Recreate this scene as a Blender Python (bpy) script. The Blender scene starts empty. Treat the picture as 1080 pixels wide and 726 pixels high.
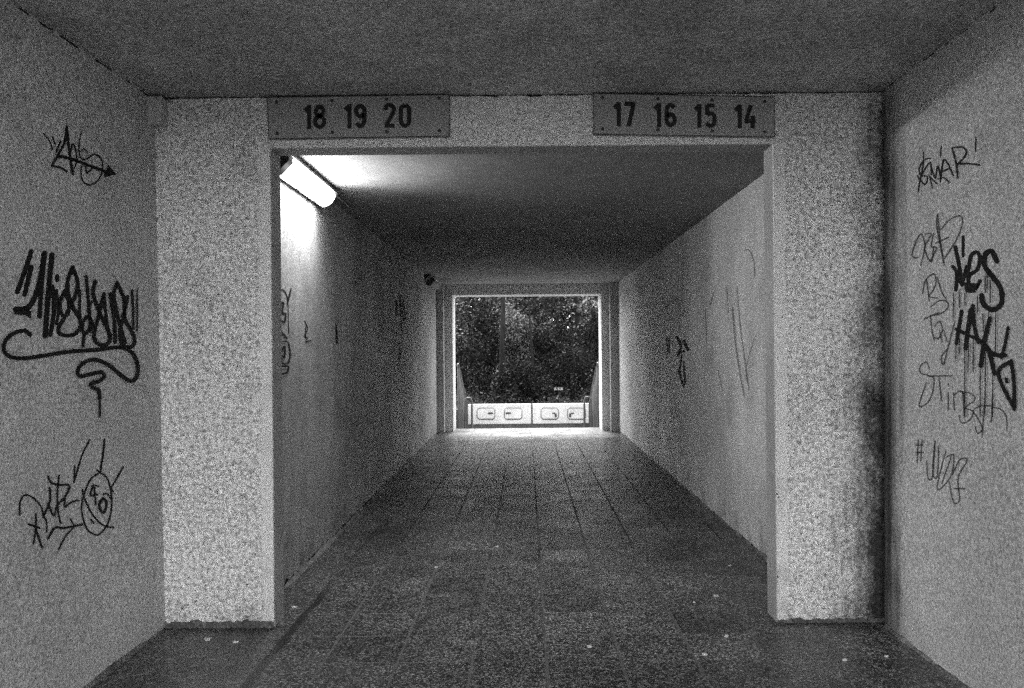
import bpy, bmesh, math, random
import numpy as np
from mathutils import Vector, noise, Matrix

R = math.radians
scene = bpy.context.scene
COL = scene.collection
random.seed(7)

# ------------------------------------------------------------------ helpers
class MB:
    """collects shapes (world coordinates) into one mesh"""
    def __init__(s): s.v = []; s.f = []
    def add(s, v, f):
        n = len(s.v); s.v += [tuple(p) for p in v]; s.f += [tuple(i + n for i in q) for q in f]; return s
    def box(s, x0, x1, y0, y1, z0, z1):
        v = [(x0,y0,z0),(x1,y0,z0),(x1,y1,z0),(x0,y1,z0),(x0,y0,z1),(x1,y0,z1),(x1,y1,z1),(x0,y1,z1)]
        return s.add(v, [(0,3,2,1),(4,5,6,7),(0,1,5,4),(1,2,6,5),(2,3,7,6),(3,0,4,7)])
    def prism(s, bottom, top):
        """two matching quads (counter-clockwise from above)"""
        return s.add(list(bottom) + list(top), [(3,2,1,0),(4,5,6,7),(0,1,5,4),(1,2,6,5),(2,3,7,6),(3,0,4,7)])
    def tube(s, pts, radii, n=8, cap=True):
        pts = [Vector(p) for p in pts]
        if not hasattr(radii, '__len__'): radii = [radii] * len(pts)
        v = []; f = []; ref = None
        for i, p in enumerate(pts):
            d = (pts[min(i+1, len(pts)-1)] - pts[max(i-1, 0)]).normalized()
            if ref is None: ref = Vector((0,0,1)) if abs(d.z) < .9 else Vector((1,0,0))
            u = d.cross(ref).normalized(); w = u.cross(d).normalized(); ref = w
            for k in range(n):
                a = 2*math.pi*k/n
                v.append(p + (u*math.cos(a) + w*math.sin(a))*radii[i])
        for i in range(len(pts)-1):
            for k in range(n):
                a = i*n+k; b = i*n+(k+1) % n
                f.append((a, b, b+n, a+n))
        if cap: f.append(tuple(range(n-1, -1, -1))); f.append(tuple(range((len(pts)-1)*n, len(pts)*n)))
        return s.add(v, f)
    def build(s, name, mat, parent=None, base=(0,0,0), smooth=False, bevel=0):
        me = bpy.data.meshes.new(name)
        b = Vector(base)
        me.from_pydata([tuple(Vector(p) - b) for p in s.v], [], s.f)
        me.validate(); me.update()
        if bevel:
            bm = bmesh.new(); bm.from_mesh(me)
            bmesh.ops.bevel(bm, geom=bm.edges[:], offset=bevel, segments=2, affect='EDGES', profile=.6)
            bm.to_mesh(me); bm.free()
        if smooth: me.polygons.foreach_set('use_smooth', [True]*len(me.polygons))
        me.materials.append(mat)
        o = bpy.data.objects.new(name, me); COL.objects.link(o)
        if parent is not None: o.parent = parent
        else: o.location = b
        return o

def tag(o, label=None, cat=None, group=None, kind=None):
    if label: o['label'] = label
    if cat: o['category'] = cat
    if group: o['group'] = group
    if kind: o['kind'] = kind
    return o
def thing(name, base, label, cat, group=None):
    o = bpy.data.objects.new(name, None); COL.objects.link(o); o.location = base
    o.empty_display_size = .1
    return tag(o, label, cat, group)
def np_mesh(name, V, Q, mat, parent=None, base=(0,0,0)):
    me = bpy.data.meshes.new(name)
    V = V - np.array(base, float)
    me.vertices.add(len(V)); me.vertices.foreach_set('co', V.astype(np.float32).ravel())
    me.loops.add(Q.size); me.loops.foreach_set('vertex_index', Q.astype(np.int32).ravel())
    me.polygons.add(len(Q)); me.polygons.foreach_set('loop_start', np.arange(0, Q.size, Q.shape[1], dtype=np.int32))
    me.update(calc_edges=True); me.validate()
    me.materials.append(mat)
    o = bpy.data.objects.new(name, me); COL.objects.link(o)
    if parent is not None: o.parent = parent
    else: o.location = base
    return o

# ------------------------------------------------------------------ materials (a black and white place)
class NT:
    def __init__(s, name):
        s.m = bpy.data.materials.new(name); s.m.use_nodes = True
        s.t = s.m.node_tree; s.t.nodes.clear()
        s.out = s.n('ShaderNodeOutputMaterial')
    def n(s, typ, **kw):
        x = s.t.nodes.new(typ)
        for k, v in kw.items():
            if k == 'inp':
                for a, b in v.items():
                    if hasattr(b, 'is_linked') or isinstance(b, bpy.types.NodeSocket): s.t.links.new(b, x.inputs[a])
                    else: x.inputs[a].default_value = b
            else: setattr(x, k, v)
        return x
    def math(s, op, a, b=None, c=None, clamp=False):
        x = s.n('ShaderNodeMath', operation=op); x.use_clamp = clamp
        for i, q in enumerate((a, b, c)):
            if q is None: continue
            if isinstance(q, bpy.types.NodeSocket): s.t.links.new(q, x.inputs[i])
            else: x.inputs[i].default_value = q
        return x.outputs[0]
    def rng(s, v, a, b, c, d, smooth=False):
        x = s.n('ShaderNodeMapRange', interpolation_type='SMOOTHSTEP' if smooth else 'LINEAR', inp={0: v, 1: a, 2: b, 3: c, 4: d})
        return x.outputs[0]
    def noise(s, co, scale, detail=3, rough=.55):
        return s.n('ShaderNodeTexNoise', inp={'Vector': co, 'Scale': scale, 'Detail': detail, 'Roughness': rough}).outputs['Fac']
    def co(s): return s.n('ShaderNodeTexCoord').outputs['Object']
    def xyz(s, co): return s.n('ShaderNodeSeparateXYZ', inp={0: co}).outputs
    def grey(s, v):
        c = s.n('ShaderNodeCombineColor'); [s.t.links.new(v, c.inputs[i]) for i in range(3)]; return c.outputs[0]
    def bump(s, h, strength, dist): return s.n('ShaderNodeBump', inp={'Strength': strength, 'Distance': dist, 'Height': h}).outputs[0]
    def principled(s, col, rough=.8, normal=None, spec=.3, metal=0, alpha=None):
        p = s.n('ShaderNodeBsdfPrincipled')
        if isinstance(col, (int, float)): p.inputs['Base Color'].default_value = (col, col, col, 1)
        else: s.t.links.new(col, p.inputs['Base Color'])
        if isinstance(rough, bpy.types.NodeSocket): s.t.links.new(rough, p.inputs['Roughness'])
        else: p.inputs['Roughness'].default_value = rough
        p.inputs['Specular IOR Level'].default_value = spec; p.inputs['Metallic'].default_value = metal
        if normal is not None: s.t.links.new(normal, p.inputs['Normal'])
        if alpha is not None:
            if isinstance(alpha, bpy.types.NodeSocket): s.t.links.new(alpha, p.inputs['Alpha'])
            else: p.inputs['Alpha'].default_value = alpha
        s.t.links.new(p.outputs[0], s.out.inputs[0]); return s.m

def concrete(name, base, speck=.25, sscale=110, mott=.18, mscale=1.3, bump=.5, bdist=.004, pits=True, rough=.9, streak=0, corner_shade=False, seams=False, base_dirt=False):
    t = NT(name); co = t.co()
    fine = t.noise(co, sscale, 2, .6)
    big = t.noise(co, mscale, 5, .6)
    mid = t.noise(co, 14, 4, .6)
    f = t.rng(fine, .3, .7, 1-speck, 1+speck)
    b = t.rng(big, .3, .7, 1-mott, 1+mott)
    md = t.rng(mid, .3, .7, 1-mott*.5, 1+mott*.5)
    v = t.math('MULTIPLY', t.math('MULTIPLY', f, b), md)
    h = t.math('ADD', fine, t.math('MULTIPLY', mid, .6))
    if streak:
        sc = t.n('ShaderNodeMapping', inp={'Vector': co, 'Scale': (9, 9, .35)}).outputs[0]
        st = t.rng(t.noise(sc, 1, 4, .6), .35, .65, 1-streak, 1+streak)
        v = t.math('MULTIPLY', v, st)
    if pits:
        vo = t.n('ShaderNodeTexVoronoi', inp={'Vector': co, 'Scale': 9})
        hole = t.rng(vo.outputs['Distance'], .035, .075, .25, 1, True)
        pick = t.math('GREATER_THAN', t.noise(co, 4, 2), .56)
        hole = t.math('MAXIMUM', hole, t.math('SUBTRACT', 1, pick))
        v = t.math('MULTIPLY', v, hole); h = t.math('MULTIPLY', h, hole)
    if corner_shade:      # corner shadow painted at the far end of the wall (object space: y runs along the wall)
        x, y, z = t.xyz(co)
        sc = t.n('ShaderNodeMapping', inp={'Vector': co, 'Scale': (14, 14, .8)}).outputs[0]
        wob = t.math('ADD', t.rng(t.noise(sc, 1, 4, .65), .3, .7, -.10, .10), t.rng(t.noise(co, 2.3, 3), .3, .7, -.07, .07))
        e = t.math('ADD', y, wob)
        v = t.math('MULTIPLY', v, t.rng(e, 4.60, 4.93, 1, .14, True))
    if base_dirt:  # splashes and rubbed patches with ragged outlines
        x, y, z = t.xyz(co)
        sp = t.math('SUBTRACT', t.noise(co, 5, 5, .7), t.math('MULTIPLY', z, .35))
        v = t.math('MULTIPLY', v, t.rng(sp, .46, .60, 1, .66))
        v = t.math('MULTIPLY', v, t.rng(t.noise(co, 1.5, 6, .7), .55, .64, 1, .82))
    if seams:      # shutter-board seams and old water marks
        x, y, z = t.xyz(co)
        fy = t.math('FRACT', t.math('DIVIDE', t.math('ADD', y, t.rng(t.noise(co, 2, 3), .3, .7, -.01, .01)), .62))
        d = t.math('MINIMUM', fy, t.math('SUBTRACT', 1, fy))
        sm = t.math('MULTIPLY', t.rng(d, .003, .012, 1, 0, True), t.rng(t.noise(co, 1.7, 3), .42, .62, 0, .3))
        v = t.math('MULTIPLY', v, t.math('SUBTRACT', 1, sm)); h = t.math('SUBTRACT', h, sm)
        ring = t.rng(t.noise(co, 1.9, 4, .5), .50, .56, 1, .84)
        v = t.math('MULTIPLY', v, ring)
    v = t.math('MULTIPLY', v, base, clamp=True)
    return t.principled(t.grey(v), rough, t.bump(h, bump, bdist), .2)

def plain(name, base, rough=.5, speck=.12, scale=60, spec=.4, metal=0, bump=.15):
    t = NT(name); co = t.co()
    n = t.noise(co, scale, 4, .65)
    v = t.math('MULTIPLY', t.rng(n, .3, .7, 1-speck, 1+speck), base)
    return t.principled(t.grey(v), rough, t.bump(n, bump, .002), spec, metal)

def ink_mat(name, base, cover, scale=140):
    t = NT(name); co = t.co()
    n = t.noise(co, scale, 3, .7); n2 = t.noise(co, 12, 3, .6)
    a = t.rng(t.math('ADD', t.math('MULTIPLY', n, .7), t.math('MULTIPLY', n2, .3)), .34, .50, cover*.62, min(1, cover*1.15))
    return t.principled(base, .75, None, .2, 0, a)

M = {}
M['hall'] = concrete('hall_plaster', .45, .50, 80, .16, 1.1, .5)
M['hall_right'] = concrete('hall_plaster_right', .47, .46, 80, .16, 1.1, .5, corner_shade=True)
M['ceiling'] = concrete('ceiling_render', .43, .55, 75, .2, 1.0, .6, pits=False, seams=True)
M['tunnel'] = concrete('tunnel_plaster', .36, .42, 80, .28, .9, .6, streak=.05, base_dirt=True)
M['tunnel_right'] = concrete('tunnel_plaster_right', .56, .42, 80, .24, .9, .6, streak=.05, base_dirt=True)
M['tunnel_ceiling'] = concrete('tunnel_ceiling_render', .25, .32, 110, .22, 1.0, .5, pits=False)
M['reveal'] = concrete('reveal_plaster', .36, .22, 110, .14, 1.5, .4)
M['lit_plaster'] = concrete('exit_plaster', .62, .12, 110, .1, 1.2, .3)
M['dark_concrete'] = concrete('footing_concrete', .10, .5, 60, .3, 8, 1, .01, pits=False)
M['head_concrete'] = concrete('head_wall_concrete', .3, .2, 60, .2, .8, .5)
M['ink'] = ink_mat('black_spray_paint', .008, 1.25)
M['marker'] = ink_mat('thin_marker', .025, .58)
M['pen'] = ink_mat('black_marker_pen', .012, .88)
M['faint'] = ink_mat('faint_marker', .06, .34)
M['joint'] = ink_mat('crumbled_joint', .015, .95, 60)

def stucco_mat():
    t = NT('rough_cast_stucco'); co = t.co()
    fine = t.noise(co, 170, 3, .65); mid = t.noise(co, 42, 3, .6); big = t.noise(co, 1.2, 4, .6)
    x, y, z = t.xyz(co)
    # trowelled band along the jambs is smooth, the rest is rough cast with crevice shade put into its colour
    ax = t.math('ABSOLUTE', t.math('ADD', x, .015))
    rough = t.rng(t.math('ADD', ax, t.rng(t.noise(co, 8, 2), .3, .7, -.008, .008)), 1.43, 1.442, 0, 1, True)
    rough = t.math('MAXIMUM', rough, t.math('MULTIPLY', t.math('GREATER_THAN', z, 2.63), .7))
    n1 = t.noise(co, 44, 2, .5); n2 = t.noise(co, 90, 2, .5); n3 = t.noise(co, 9, 3, .6)
    crev = t.rng(n1, .32, .54, .50, 1.08)
    crev = t.math('MAXIMUM', crev, t.rng(n3, .46, .66, 0, .9))
    crev = t.math('MULTIPLY', crev, t.rng(n2, .28, .56, .62, 1.12))
    crev = t.n('ShaderNodeMix', data_type='FLOAT', inp={0: rough, 2: 1.02, 3: crev}).outputs[0]
    v = t.math('MULTIPLY', t.rng(fine, .3, .7, .92, 1.08), crev)
    v = t.math('MULTIPLY', v, t.rng(big, .3, .7, .9, 1.08))
    vo = t.n('ShaderNodeTexVoronoi', inp={'Vector': co, 'Scale': 13})
    hole = t.rng(vo.outputs['Distance'], .05, .11, .12, 1, True)
    pick = t.math('GREATER_THAN', t.noise(co, 5, 2), .55)
    hole = t.math('MAXIMUM', hole, t.math('SUBTRACT', 1, pick))
    v = t.math('MULTIPLY', v, hole)
    # corner shade put into the colour, ragged outline, down the far right
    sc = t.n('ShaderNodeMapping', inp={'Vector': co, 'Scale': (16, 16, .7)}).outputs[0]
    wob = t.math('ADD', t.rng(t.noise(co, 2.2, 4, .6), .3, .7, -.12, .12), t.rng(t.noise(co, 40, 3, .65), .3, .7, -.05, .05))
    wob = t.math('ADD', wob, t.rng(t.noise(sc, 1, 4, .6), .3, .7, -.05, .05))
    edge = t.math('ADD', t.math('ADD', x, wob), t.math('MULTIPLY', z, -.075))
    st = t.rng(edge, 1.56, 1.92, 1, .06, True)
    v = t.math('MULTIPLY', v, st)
    # splash dirt and scuffs low down, rubbed patches at hand height
    sp = t.math('SUBTRACT', t.noise(co, 6, 5, .7), t.math('MULTIPLY', z, .28))
    v = t.math('MULTIPLY', v, t.rng(sp, .50, .62, 1, .72))
    v = t.math('MULTIPLY', v, t.rng(t.noise(co, 2.4, 5, .7), .54, .66, 1, .80))
    v = t.math('MULTIPLY', v, .84, clamp=True)
    h = t.math('ADD', fine, t.math('MULTIPLY', mid, 1.2))
    return t.principled(t.grey(v), .9, t.bump(h, 1.0, .010), .2)
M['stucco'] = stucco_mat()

def floor_mat():
    t = NT('aggregate_floor_tiles'); co = t.co()
    x, y, z = t.xyz(co)
    P = .36
    tx = t.math('DIVIDE', t.math('SUBTRACT', x, .085), P); ty = t.math('DIVIDE', t.math('SUBTRACT', y, 4.20), P)
    fx = t.math('FRACT', tx); fy = t.math('FRACT', ty)
    dx = t.math('MINIMUM', fx, t.math('SUBTRACT', 1, fx)); dy = t.math('MINIMUM', fy, t.math('SUBTRACT', 1, fy))
    cell = t.n('ShaderNodeCombineXYZ', inp={0: t.math('FLOOR', tx), 1: t.math('FLOOR', ty)}).outputs[0]
    rnd = t.n('ShaderNodeTexWhiteNoise', noise_dimensions='2D', inp={0: cell}).outputs['Value']
    wob = t.rng(t.noise(co, 9, 3), .3, .7, .75, 1.3)
    jx = t.rng(t.math('MULTIPLY', dx, wob), .012, .028, 1, 0, True)
    jy = t.rng(t.math('MULTIPLY', dy, wob), .006, .016, .6, 0, True)
    j = t.math('MAXIMUM', jx, jy)
    border = t.rng(x, -1.30, -1.285, 0, 1, True)            # the concrete edge strip on the left has no tiles
    j = t.math('MULTIPLY', j, border)
    j = t.math('MULTIPLY', j, t.rng(t.noise(co, 1.3, 4), .38, .56, .45, 1))
    gx = t.rng(t.math('ABSOLUTE', t.math('ADD', t.math('ADD', x, 1.275), t.rng(t.noise(co, 3, 4), .3, .7, -.012, .012))), .012, .034, 1, 0, True)
    gx = t.math('MULTIPLY', gx, t.rng(y, 4.8, 5.4, 1, .15))
    # exposed aggregate
    vo = t.n('ShaderNodeTexVoronoi', inp={'Vector': co, 'Scale': 115})
    chip = t.n('ShaderNodeSeparateColor', inp={0: vo.outputs['Color']}).outputs[0]
    chips = t.rng(chip, .50, 1, .34, 3.3)
    edge = t.rng(vo.outputs['Distance'], .25, .6, 1, .55)
    agg = t.math('MULTIPLY', chips, edge)
    fine = t.noise(co, 220, 2, .6)
    v = t.math('MULTIPLY', agg, t.rng(fine, .3, .7, .6, 1.4))
    strip = t.math('MULTIPLY', t.rng(chip, .5, 1, .38, 2.6), t.rng(fine, .3, .7, .5, 1.3))
    v = t.n('ShaderNodeMix', data_type='FLOAT', inp={0: border, 2: strip, 3: v}).outputs[0]
    v = t.math('MULTIPLY', v, t.n('ShaderNodeMix', data_type='FLOAT', inp={0: border, 2: 1.0, 3: t.rng(rnd, 0, 1, .72, 1.28)}).outputs[0])
    v = t.math('MULTIPLY', v, t.rng(t.noise(co, 1.1, 5, .65), .3, .7, .6, 1.4))
    v = t.math('MULTIPLY', v, t.rng(t.noise(co, 7, 4, .65), .3, .7, .7, 1.3))
    # worn paler walking line, trodden gum and drips
    walk = t.math('ADD', x, t.rng(t.noise(co, .7, 3), .3, .7, -.4, .4))
    v = t.math('MULTIPLY', v, t.rng(t.math('ABSOLUTE', t.math('SUBTRACT', walk, .1)), .3, 1.3, 1.15, .80, True))
    gv = t.n('ShaderNodeTexVoronoi', inp={'Vector': co, 'Scale': 3.1})
    gc = t.n('ShaderNodeSeparateColor', inp={0: gv.outputs['Color']}).outputs
    gum = t.math('MULTIPLY', t.rng(gv.outputs['Distance'], .045, .07, 1, 0, True), t.math('GREATER_THAN', gc[0], .45))
    v = t.math('MULTIPLY', v, .135)
    v = t.n('ShaderNodeMix', data_type='FLOAT', inp={0: t.math('MULTIPLY', gum, .7), 2: v, 3: t.rng(gc[1], 0, 1, .015, .12)}).outputs[0]
    # sandy joints near the mouth, dark open joints deeper in
    jc = t.rng(t.math('ADD', y, t.rng(t.noise(co, .8, 3), .3, .7, -1.5, 1.5)), 5.3, 7.2, .125, .005, True)
    v = t.n('ShaderNodeMix', data_type='FLOAT', inp={0: t.math('MULTIPLY', j, .9), 2: v, 3: jc}).outputs[0]
    v = t.n('ShaderNodeMix', data_type='FLOAT', inp={0: t.math('MULTIPLY', gx, .95), 2: v, 3: .010}).outputs[0]
    h = t.math('SUBTRACT', t.math('ADD', t.math('MULTIPLY', agg, .16), t.math('MULTIPLY', fine, .15)), t.math('MULTIPLY', t.math('ADD', j, gx), 1.4))
    ro = t.math('ADD', t.rng(t.noise(co, 3, 4), .3, .7, .26, .46), t.math('MULTIPLY', j, .4))
    return t.principled(t.grey(v), ro, t.bump(h, .5, .005), .5)
M['floor'] = floor_mat()

def leaf_mat(name, lo, hi, rough=.5, spec=.12):
    t = NT(name)
    r = t.n('ShaderNodeNewGeometry').outputs['Random Per Island']
    v = t.rng(t.math('POWER', r, 3.0), 0, 1, lo, hi)
    d = t.n('ShaderNodeBsdfPrincipled', inp={'Roughness': rough, 'Base Color': t.grey(v)})
    d.inputs['Specular IOR Level'].default_value = spec
    tr = t.n('ShaderNodeBsdfTranslucent', inp={'Color': t.grey(t.math('MULTIPLY', v, 1.1))})
    mx = t.n('ShaderNodeMixShader', inp={0: .2, 1: d.outputs[0], 2: tr.outputs[0]})
    t.t.links.new(mx.outputs[0], t.out.inputs[0]); return t.m
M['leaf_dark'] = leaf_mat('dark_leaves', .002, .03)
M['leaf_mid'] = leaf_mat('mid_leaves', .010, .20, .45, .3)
M['leaf_pale'] = leaf_mat('pale_leaves', .05, .42)  # sunlight on some foliage put into paler leaf colours, mid leaves too
def bark_mat():
    t = NT('bark'); co = t.co()
    m = t.n('ShaderNodeMapping', inp={'Vector': co, 'Scale': (22, 22, 4)}).outputs[0]
    n = t.noise(m, 1, 5, .7)
    return t.principled(t.grey(t.rng(n, .3, .7, .006, .03)), .95, t.bump(n, 1, .02), .2)
M['bark'] = bark_mat()
M['ground'] = concrete('leaf_littered_soil', .035, .5, 30, .35, .7, 1, .03, pits=False)
M['grit'] = concrete('grey_grit', .16, .6, 90, .5, 6, 1, .01, pits=False)
M['sign'] = plain('grey_enamel_plate', .28, .55, .5, 90)
M['sign_edge'] = plain('dark_plate_edge', .02, .6)
M['black_paint'] = plain('black_lettering', .006, .6, .2)
M['steel'] = plain('dull_steel', .07, .5, .3, 30, .5, .4)
M['dark_metal'] = plain('dark_metal', .03, .5)
M['lamp_body'] = plain('lamp_housing', .42, .5, .2, 50)
M['lamp_dead'] = plain('dead_lamp_diffuser', .22, .4, .2, 40)
M['white_board'] = concrete('white_board_paint', .62, .16, 40, .16, 3, .3, pits=False, rough=.6)
M['paper'] = plain('pale_scrap', .6, .8, .2, 80)
M['dark_scrap'] = plain('dark_scrap', .02, .8, .2, 80)
M['notice'] = plain('pale_plate', .45, .5, .2, 12)
def emit_mat():
    t = NT('lit_diffuser'); co = t.co()
    n = t.noise(co, 35, 3, .6)
    e = t.n('ShaderNodeEmission', inp={'Strength': t.rng(n, .3, .7, 3.0, 3.8)})
    t.t.links.new(e.outputs[0], t.out.inputs[0]); return t.m
M['lit'] = emit_mat()

# ------------------------------------------------------------------ the photograph's perspective, used only to lay marks on the real wall planes
ROLL = R(.5)
def ray(u, v):
    u -= 555; v -= 370
    a = u*math.cos(ROLL) - v*math.sin(ROLL); b = u*math.sin(ROLL) + v*math.cos(ROLL)
    return Vector((a/840, 1, -b/840))
EYE = Vector((0, 0, 1.5))
def on_plane(p0, n):
    p0 = Vector(p0); n = Vector(n)
    def f(u, v):
        d = ray(u, v); return EYE + d*((p0-EYE).dot(n)/d.dot(n))
    return f

# ------------------------------------------------------------------ dimensions
HC = 2.90                                   # hall ceiling
YW = -0.6
YC = -0.3                                    # unseen edge of the roof, placed to shape the daylight inside (open sky behind)
YP = 4.35                                   # front of the near portal
def xl(z): return -1.985 - .012*z           # hall walls lean out very slightly
def xr(z): return 1.918 + .008*z
OL, OR_, OT = -1.39, 1.36, 2.62             # near opening
TL0, TL1, TR, TC = -1.556, -1.645, 1.70, 2.745

# ------------------------------------------------------------------ setting
fl = MB().box(-3.2, 3.2, -7, 15.42, -.35, 0).build('floor', M['floor']); tag(fl, kind='structure')
cl = MB().box(-2.35, 2.35, YC, YP+.18, HC, HC+.3).build('ceiling', M['ceiling']); tag(cl, kind='structure')
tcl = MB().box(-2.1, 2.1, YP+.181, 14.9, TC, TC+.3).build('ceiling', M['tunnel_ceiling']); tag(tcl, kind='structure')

# ground: near side, embankment over the passage, far side rising under the trees
g = MB()
g.add([(-250,-250,-.03),(250,-250,-.03),(250,YW-.2,-.03),(-250,YW-.2,-.03)], [(0,1,2,3)])
g.add([(-250,YW-.1,2.8),(-2.2,YW-.1,2.8),(-2.2,YC,2.8),(-250,YC,2.8)], [(0,1,2,3)])
g.add([(2.2,YW-.1,2.8),(250,YW-.1,2.8),(250,YC,2.8),(2.2,YC,2.8)], [(0,1,2,3)])
g.add([(-250,YC,3.22),(250,YC,3.22),(250,15.3,2.85),(-250,15.3,2.85)], [(0,1,2,3)])
def gz(x, y):
    z = .12 + .028*max(0, y-18.3) + .12*noise.noise(Vector((x*.4, y*.4, 3)))*min(1, max(0, (y-18.6)/3))
    return z
ys = [18.3, 18.9, 19.6, 20.4, 21.3, 22.3, 23.5, 25, 27, 29, 32, 36, 41, 47, 55, 70, 100, 160, 260]
xs = [-260, -120, -60, -30, -18, -12, -8, -6, -4.5, -3.4, -2.6, -1.9, -1.2, -.6, 0, .6, 1.2, 1.9, 2.6, 3.4, 4.5, 6, 8, 12, 18, 30, 60, 120, 260]
v = [(x, y, gz(x, y)) for y in ys for x in xs]; nx = len(xs)
g.add(v, [(j*nx+i, j*nx+i+1, (j+1)*nx+i+1, (j+1)*nx+i) for j in range(len(ys)-1) for i in range(nx-1)])
g.add([(-260,15.45,.12),(-1.82,15.45,.12),(-1.82,18.3,.12),(-260,18.3,.12)], [(0,1,2,3)])
g.add([(1.86,15.45,.12),(260,15.45,.12),(260,18.3,.12),(1.86,18.3,.12)], [(0,1,2,3)])
tag(g.build('ground', M['ground']), kind='structure')
lp = MB().box(-1.7, 1.75, 16.54, 18.15, -.9, -.6).build('landing', M['head_concrete']); tag(lp, kind='structure')

# hall walls
def hall_wall(side, label, mat):
    f = xl if side < 0 else xr; t = .3*side
    a, b = f(0), f(HC)
    ye = YP if side < 0 else YP - .06
    m = MB()
    lo = [(a,YW,0),(a+t,YW,0),(a+t,ye,0),(a,ye,0)]; hi = [(b,YW,HC-.002),(b+t,YW,HC-.002),(b+t,ye,HC-.002),(b,ye,HC-.002)]
    if side < 0: lo = lo[::-1]; hi = hi[::-1]
    m.prism(lo, hi)
    o = m.build('side_wall', mat, base=(a, YW, 0)); tag(o, label, 'wall'); return o
HL = hall_wall(-1, 'grey plastered side wall on the left carrying three graffiti tags one above another', M['hall'])
def corner_shade_mat():
    # right wall plaster with corner shade put into its colour next to the portal
    t_m = M['hall_right']; nt = t_m.node_tree
    return t_m
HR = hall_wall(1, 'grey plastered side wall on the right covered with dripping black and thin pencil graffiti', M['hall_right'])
BL = (xl(0), YW, 0); BR = (xr(0), YW, 0)

# near portal -------------------------------------------------------------
pt = thing('portal_wall', (0, YP, 0), 'rough stuccoed portal wall with two broad piers framing the mouth of the underpass', 'wall')
PB = (0, YP, 0)
XL, XR = -2.04, 2.10
c = MB().box(XL-.2, OL, YP+.02, YP+.18, 0, OT).box(OR_, XR, YP+.02, YP+.18, 0, OT).box(XL-.2, XR, YP+.02, YP+.18, OT, HC-.002)
core = c.build('core', M['reveal'], pt, PB)
# jamb linings give the reveals a slightly uneven plaster edge
st = .0065
gx0, gx1, gz0, gz1 = XL, XR, 0.0, HC-.003
NX = int((gx1-gx0)/st); NZ = int((gz1-gz0)/st)
idx = -np.ones((NX+1, NZ+1), int); V = []
def inside(x, z): return not (OL < x < OR_ and z < OT)
def bottom(x): return (.036 if x < 0 else .022) + .014*noise.noise(Vector((x*14, 0, 5))) + .007*noise.noise(Vector((x*45, 0, 9)))
for i in range(NX+1):
    x = gx0 + st*i; bz = bottom(x)
    for j in range(NZ+1):
        z = gz0 + st*j
        xx, zz = x, z
        # snap to the opening's edge
        if abs(x-OL) <= st*.5: xx = OL
        if abs(x-OR_) <= st*.5: xx = OR_
        if abs(z-OT) <= st*.5: zz = OT
        if OL < xx < OR_ and zz < OT: continue
        if zz < bz - st: continue
        p = Vector((xx, 0, zz))
        a = noise.noise(p*38); b = noise.noise(p*85 + Vector((3,1,7))); cc = noise.noise(p*17 + Vector((9,2,1)))
        am = .75 + .9*max(-.4, noise.noise(p*2.1 + Vector((5, 5, 5))))
        pit = noise.noise(p*26 + Vector((1, 8, 4)))
        h = am*(.0090*(1-abs(a)*2.2) + .0055*b + .004*cc) - .022*max(0, pit-.40)
        dj = min(abs(xx-OL) if xx <= OL+.001 else 9, abs(xx-OR_) if xx >= OR_-.001 else 9)
        band = .058 + .006*noise.noise(Vector((0, 4, zz*6)))
        k = min(1, max(0, (dj-band)/.012)) if zz < OT+.05 else 1
        if xx > OL-.06 and xx < OR_+.06 and zz >= OT:                   # lintel is trowelled smoother
            k = .35
        kb = .0012*b
        y = YP + .004 - (h*k + kb*(1-k)) - .004*(1-k)
        if zz >= OT and OL-.05 < xx < OR_+.05:                          # wavy lower lintel edge
            pass
        if zz < bz: zz = bz
        idx[i, j] = len(V); V.append((xx, y, zz))
Q = []
for i in range(NX):
    x = gx0 + st*(i+.5)
    for j in range(NZ):
        q = (idx[i,j], idx[i+1,j], idx[i+1,j+1], idx[i,j+1])
        if min(q) < 0: continue
        Q.append(q)
me = bpy.data.meshes.new('stucco_facing')
me.from_pydata([tuple(Vector(p)-Vector(PB)) for p in V], [], Q)
bm = bmesh.new(); bm.from_mesh(me)
be = [e for e in bm.edges if e.is_boundary]
r = bmesh.ops.extrude_edge_only(bm, edges=be)
for q in r['geom']:
    if isinstance(q, bmesh.types.BMVert): q.co.y = .0205
bmesh.ops.recalc_face_normals(bm, faces=bm.faces[:])
bm.to_mesh(me); bm.free()
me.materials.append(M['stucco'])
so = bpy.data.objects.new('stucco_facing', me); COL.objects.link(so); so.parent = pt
# crumbling footing under the stucco
for (x0, x1, h) in ((XL, OL-.004, .052), (OR_+.004, XR, .034)):
    m = MB(); n = 60
    vs = []; fs = []
    for i in range(n+1):
        x = x0 + (x1-x0)*i/n
        for j in range(4):
            vs.append((x, YP+.012 - .012*noise.noise(Vector((x*30, j*2.1, 1))) + .004*j - .012, h*j/3))
    for i in range(n):
        for j in range(3): a = i*4+j; fs.append((a, a+4, a+5, a+1))
    m.add(vs, fs); m.build('footing', M['dark_concrete'], pt, PB)

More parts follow.
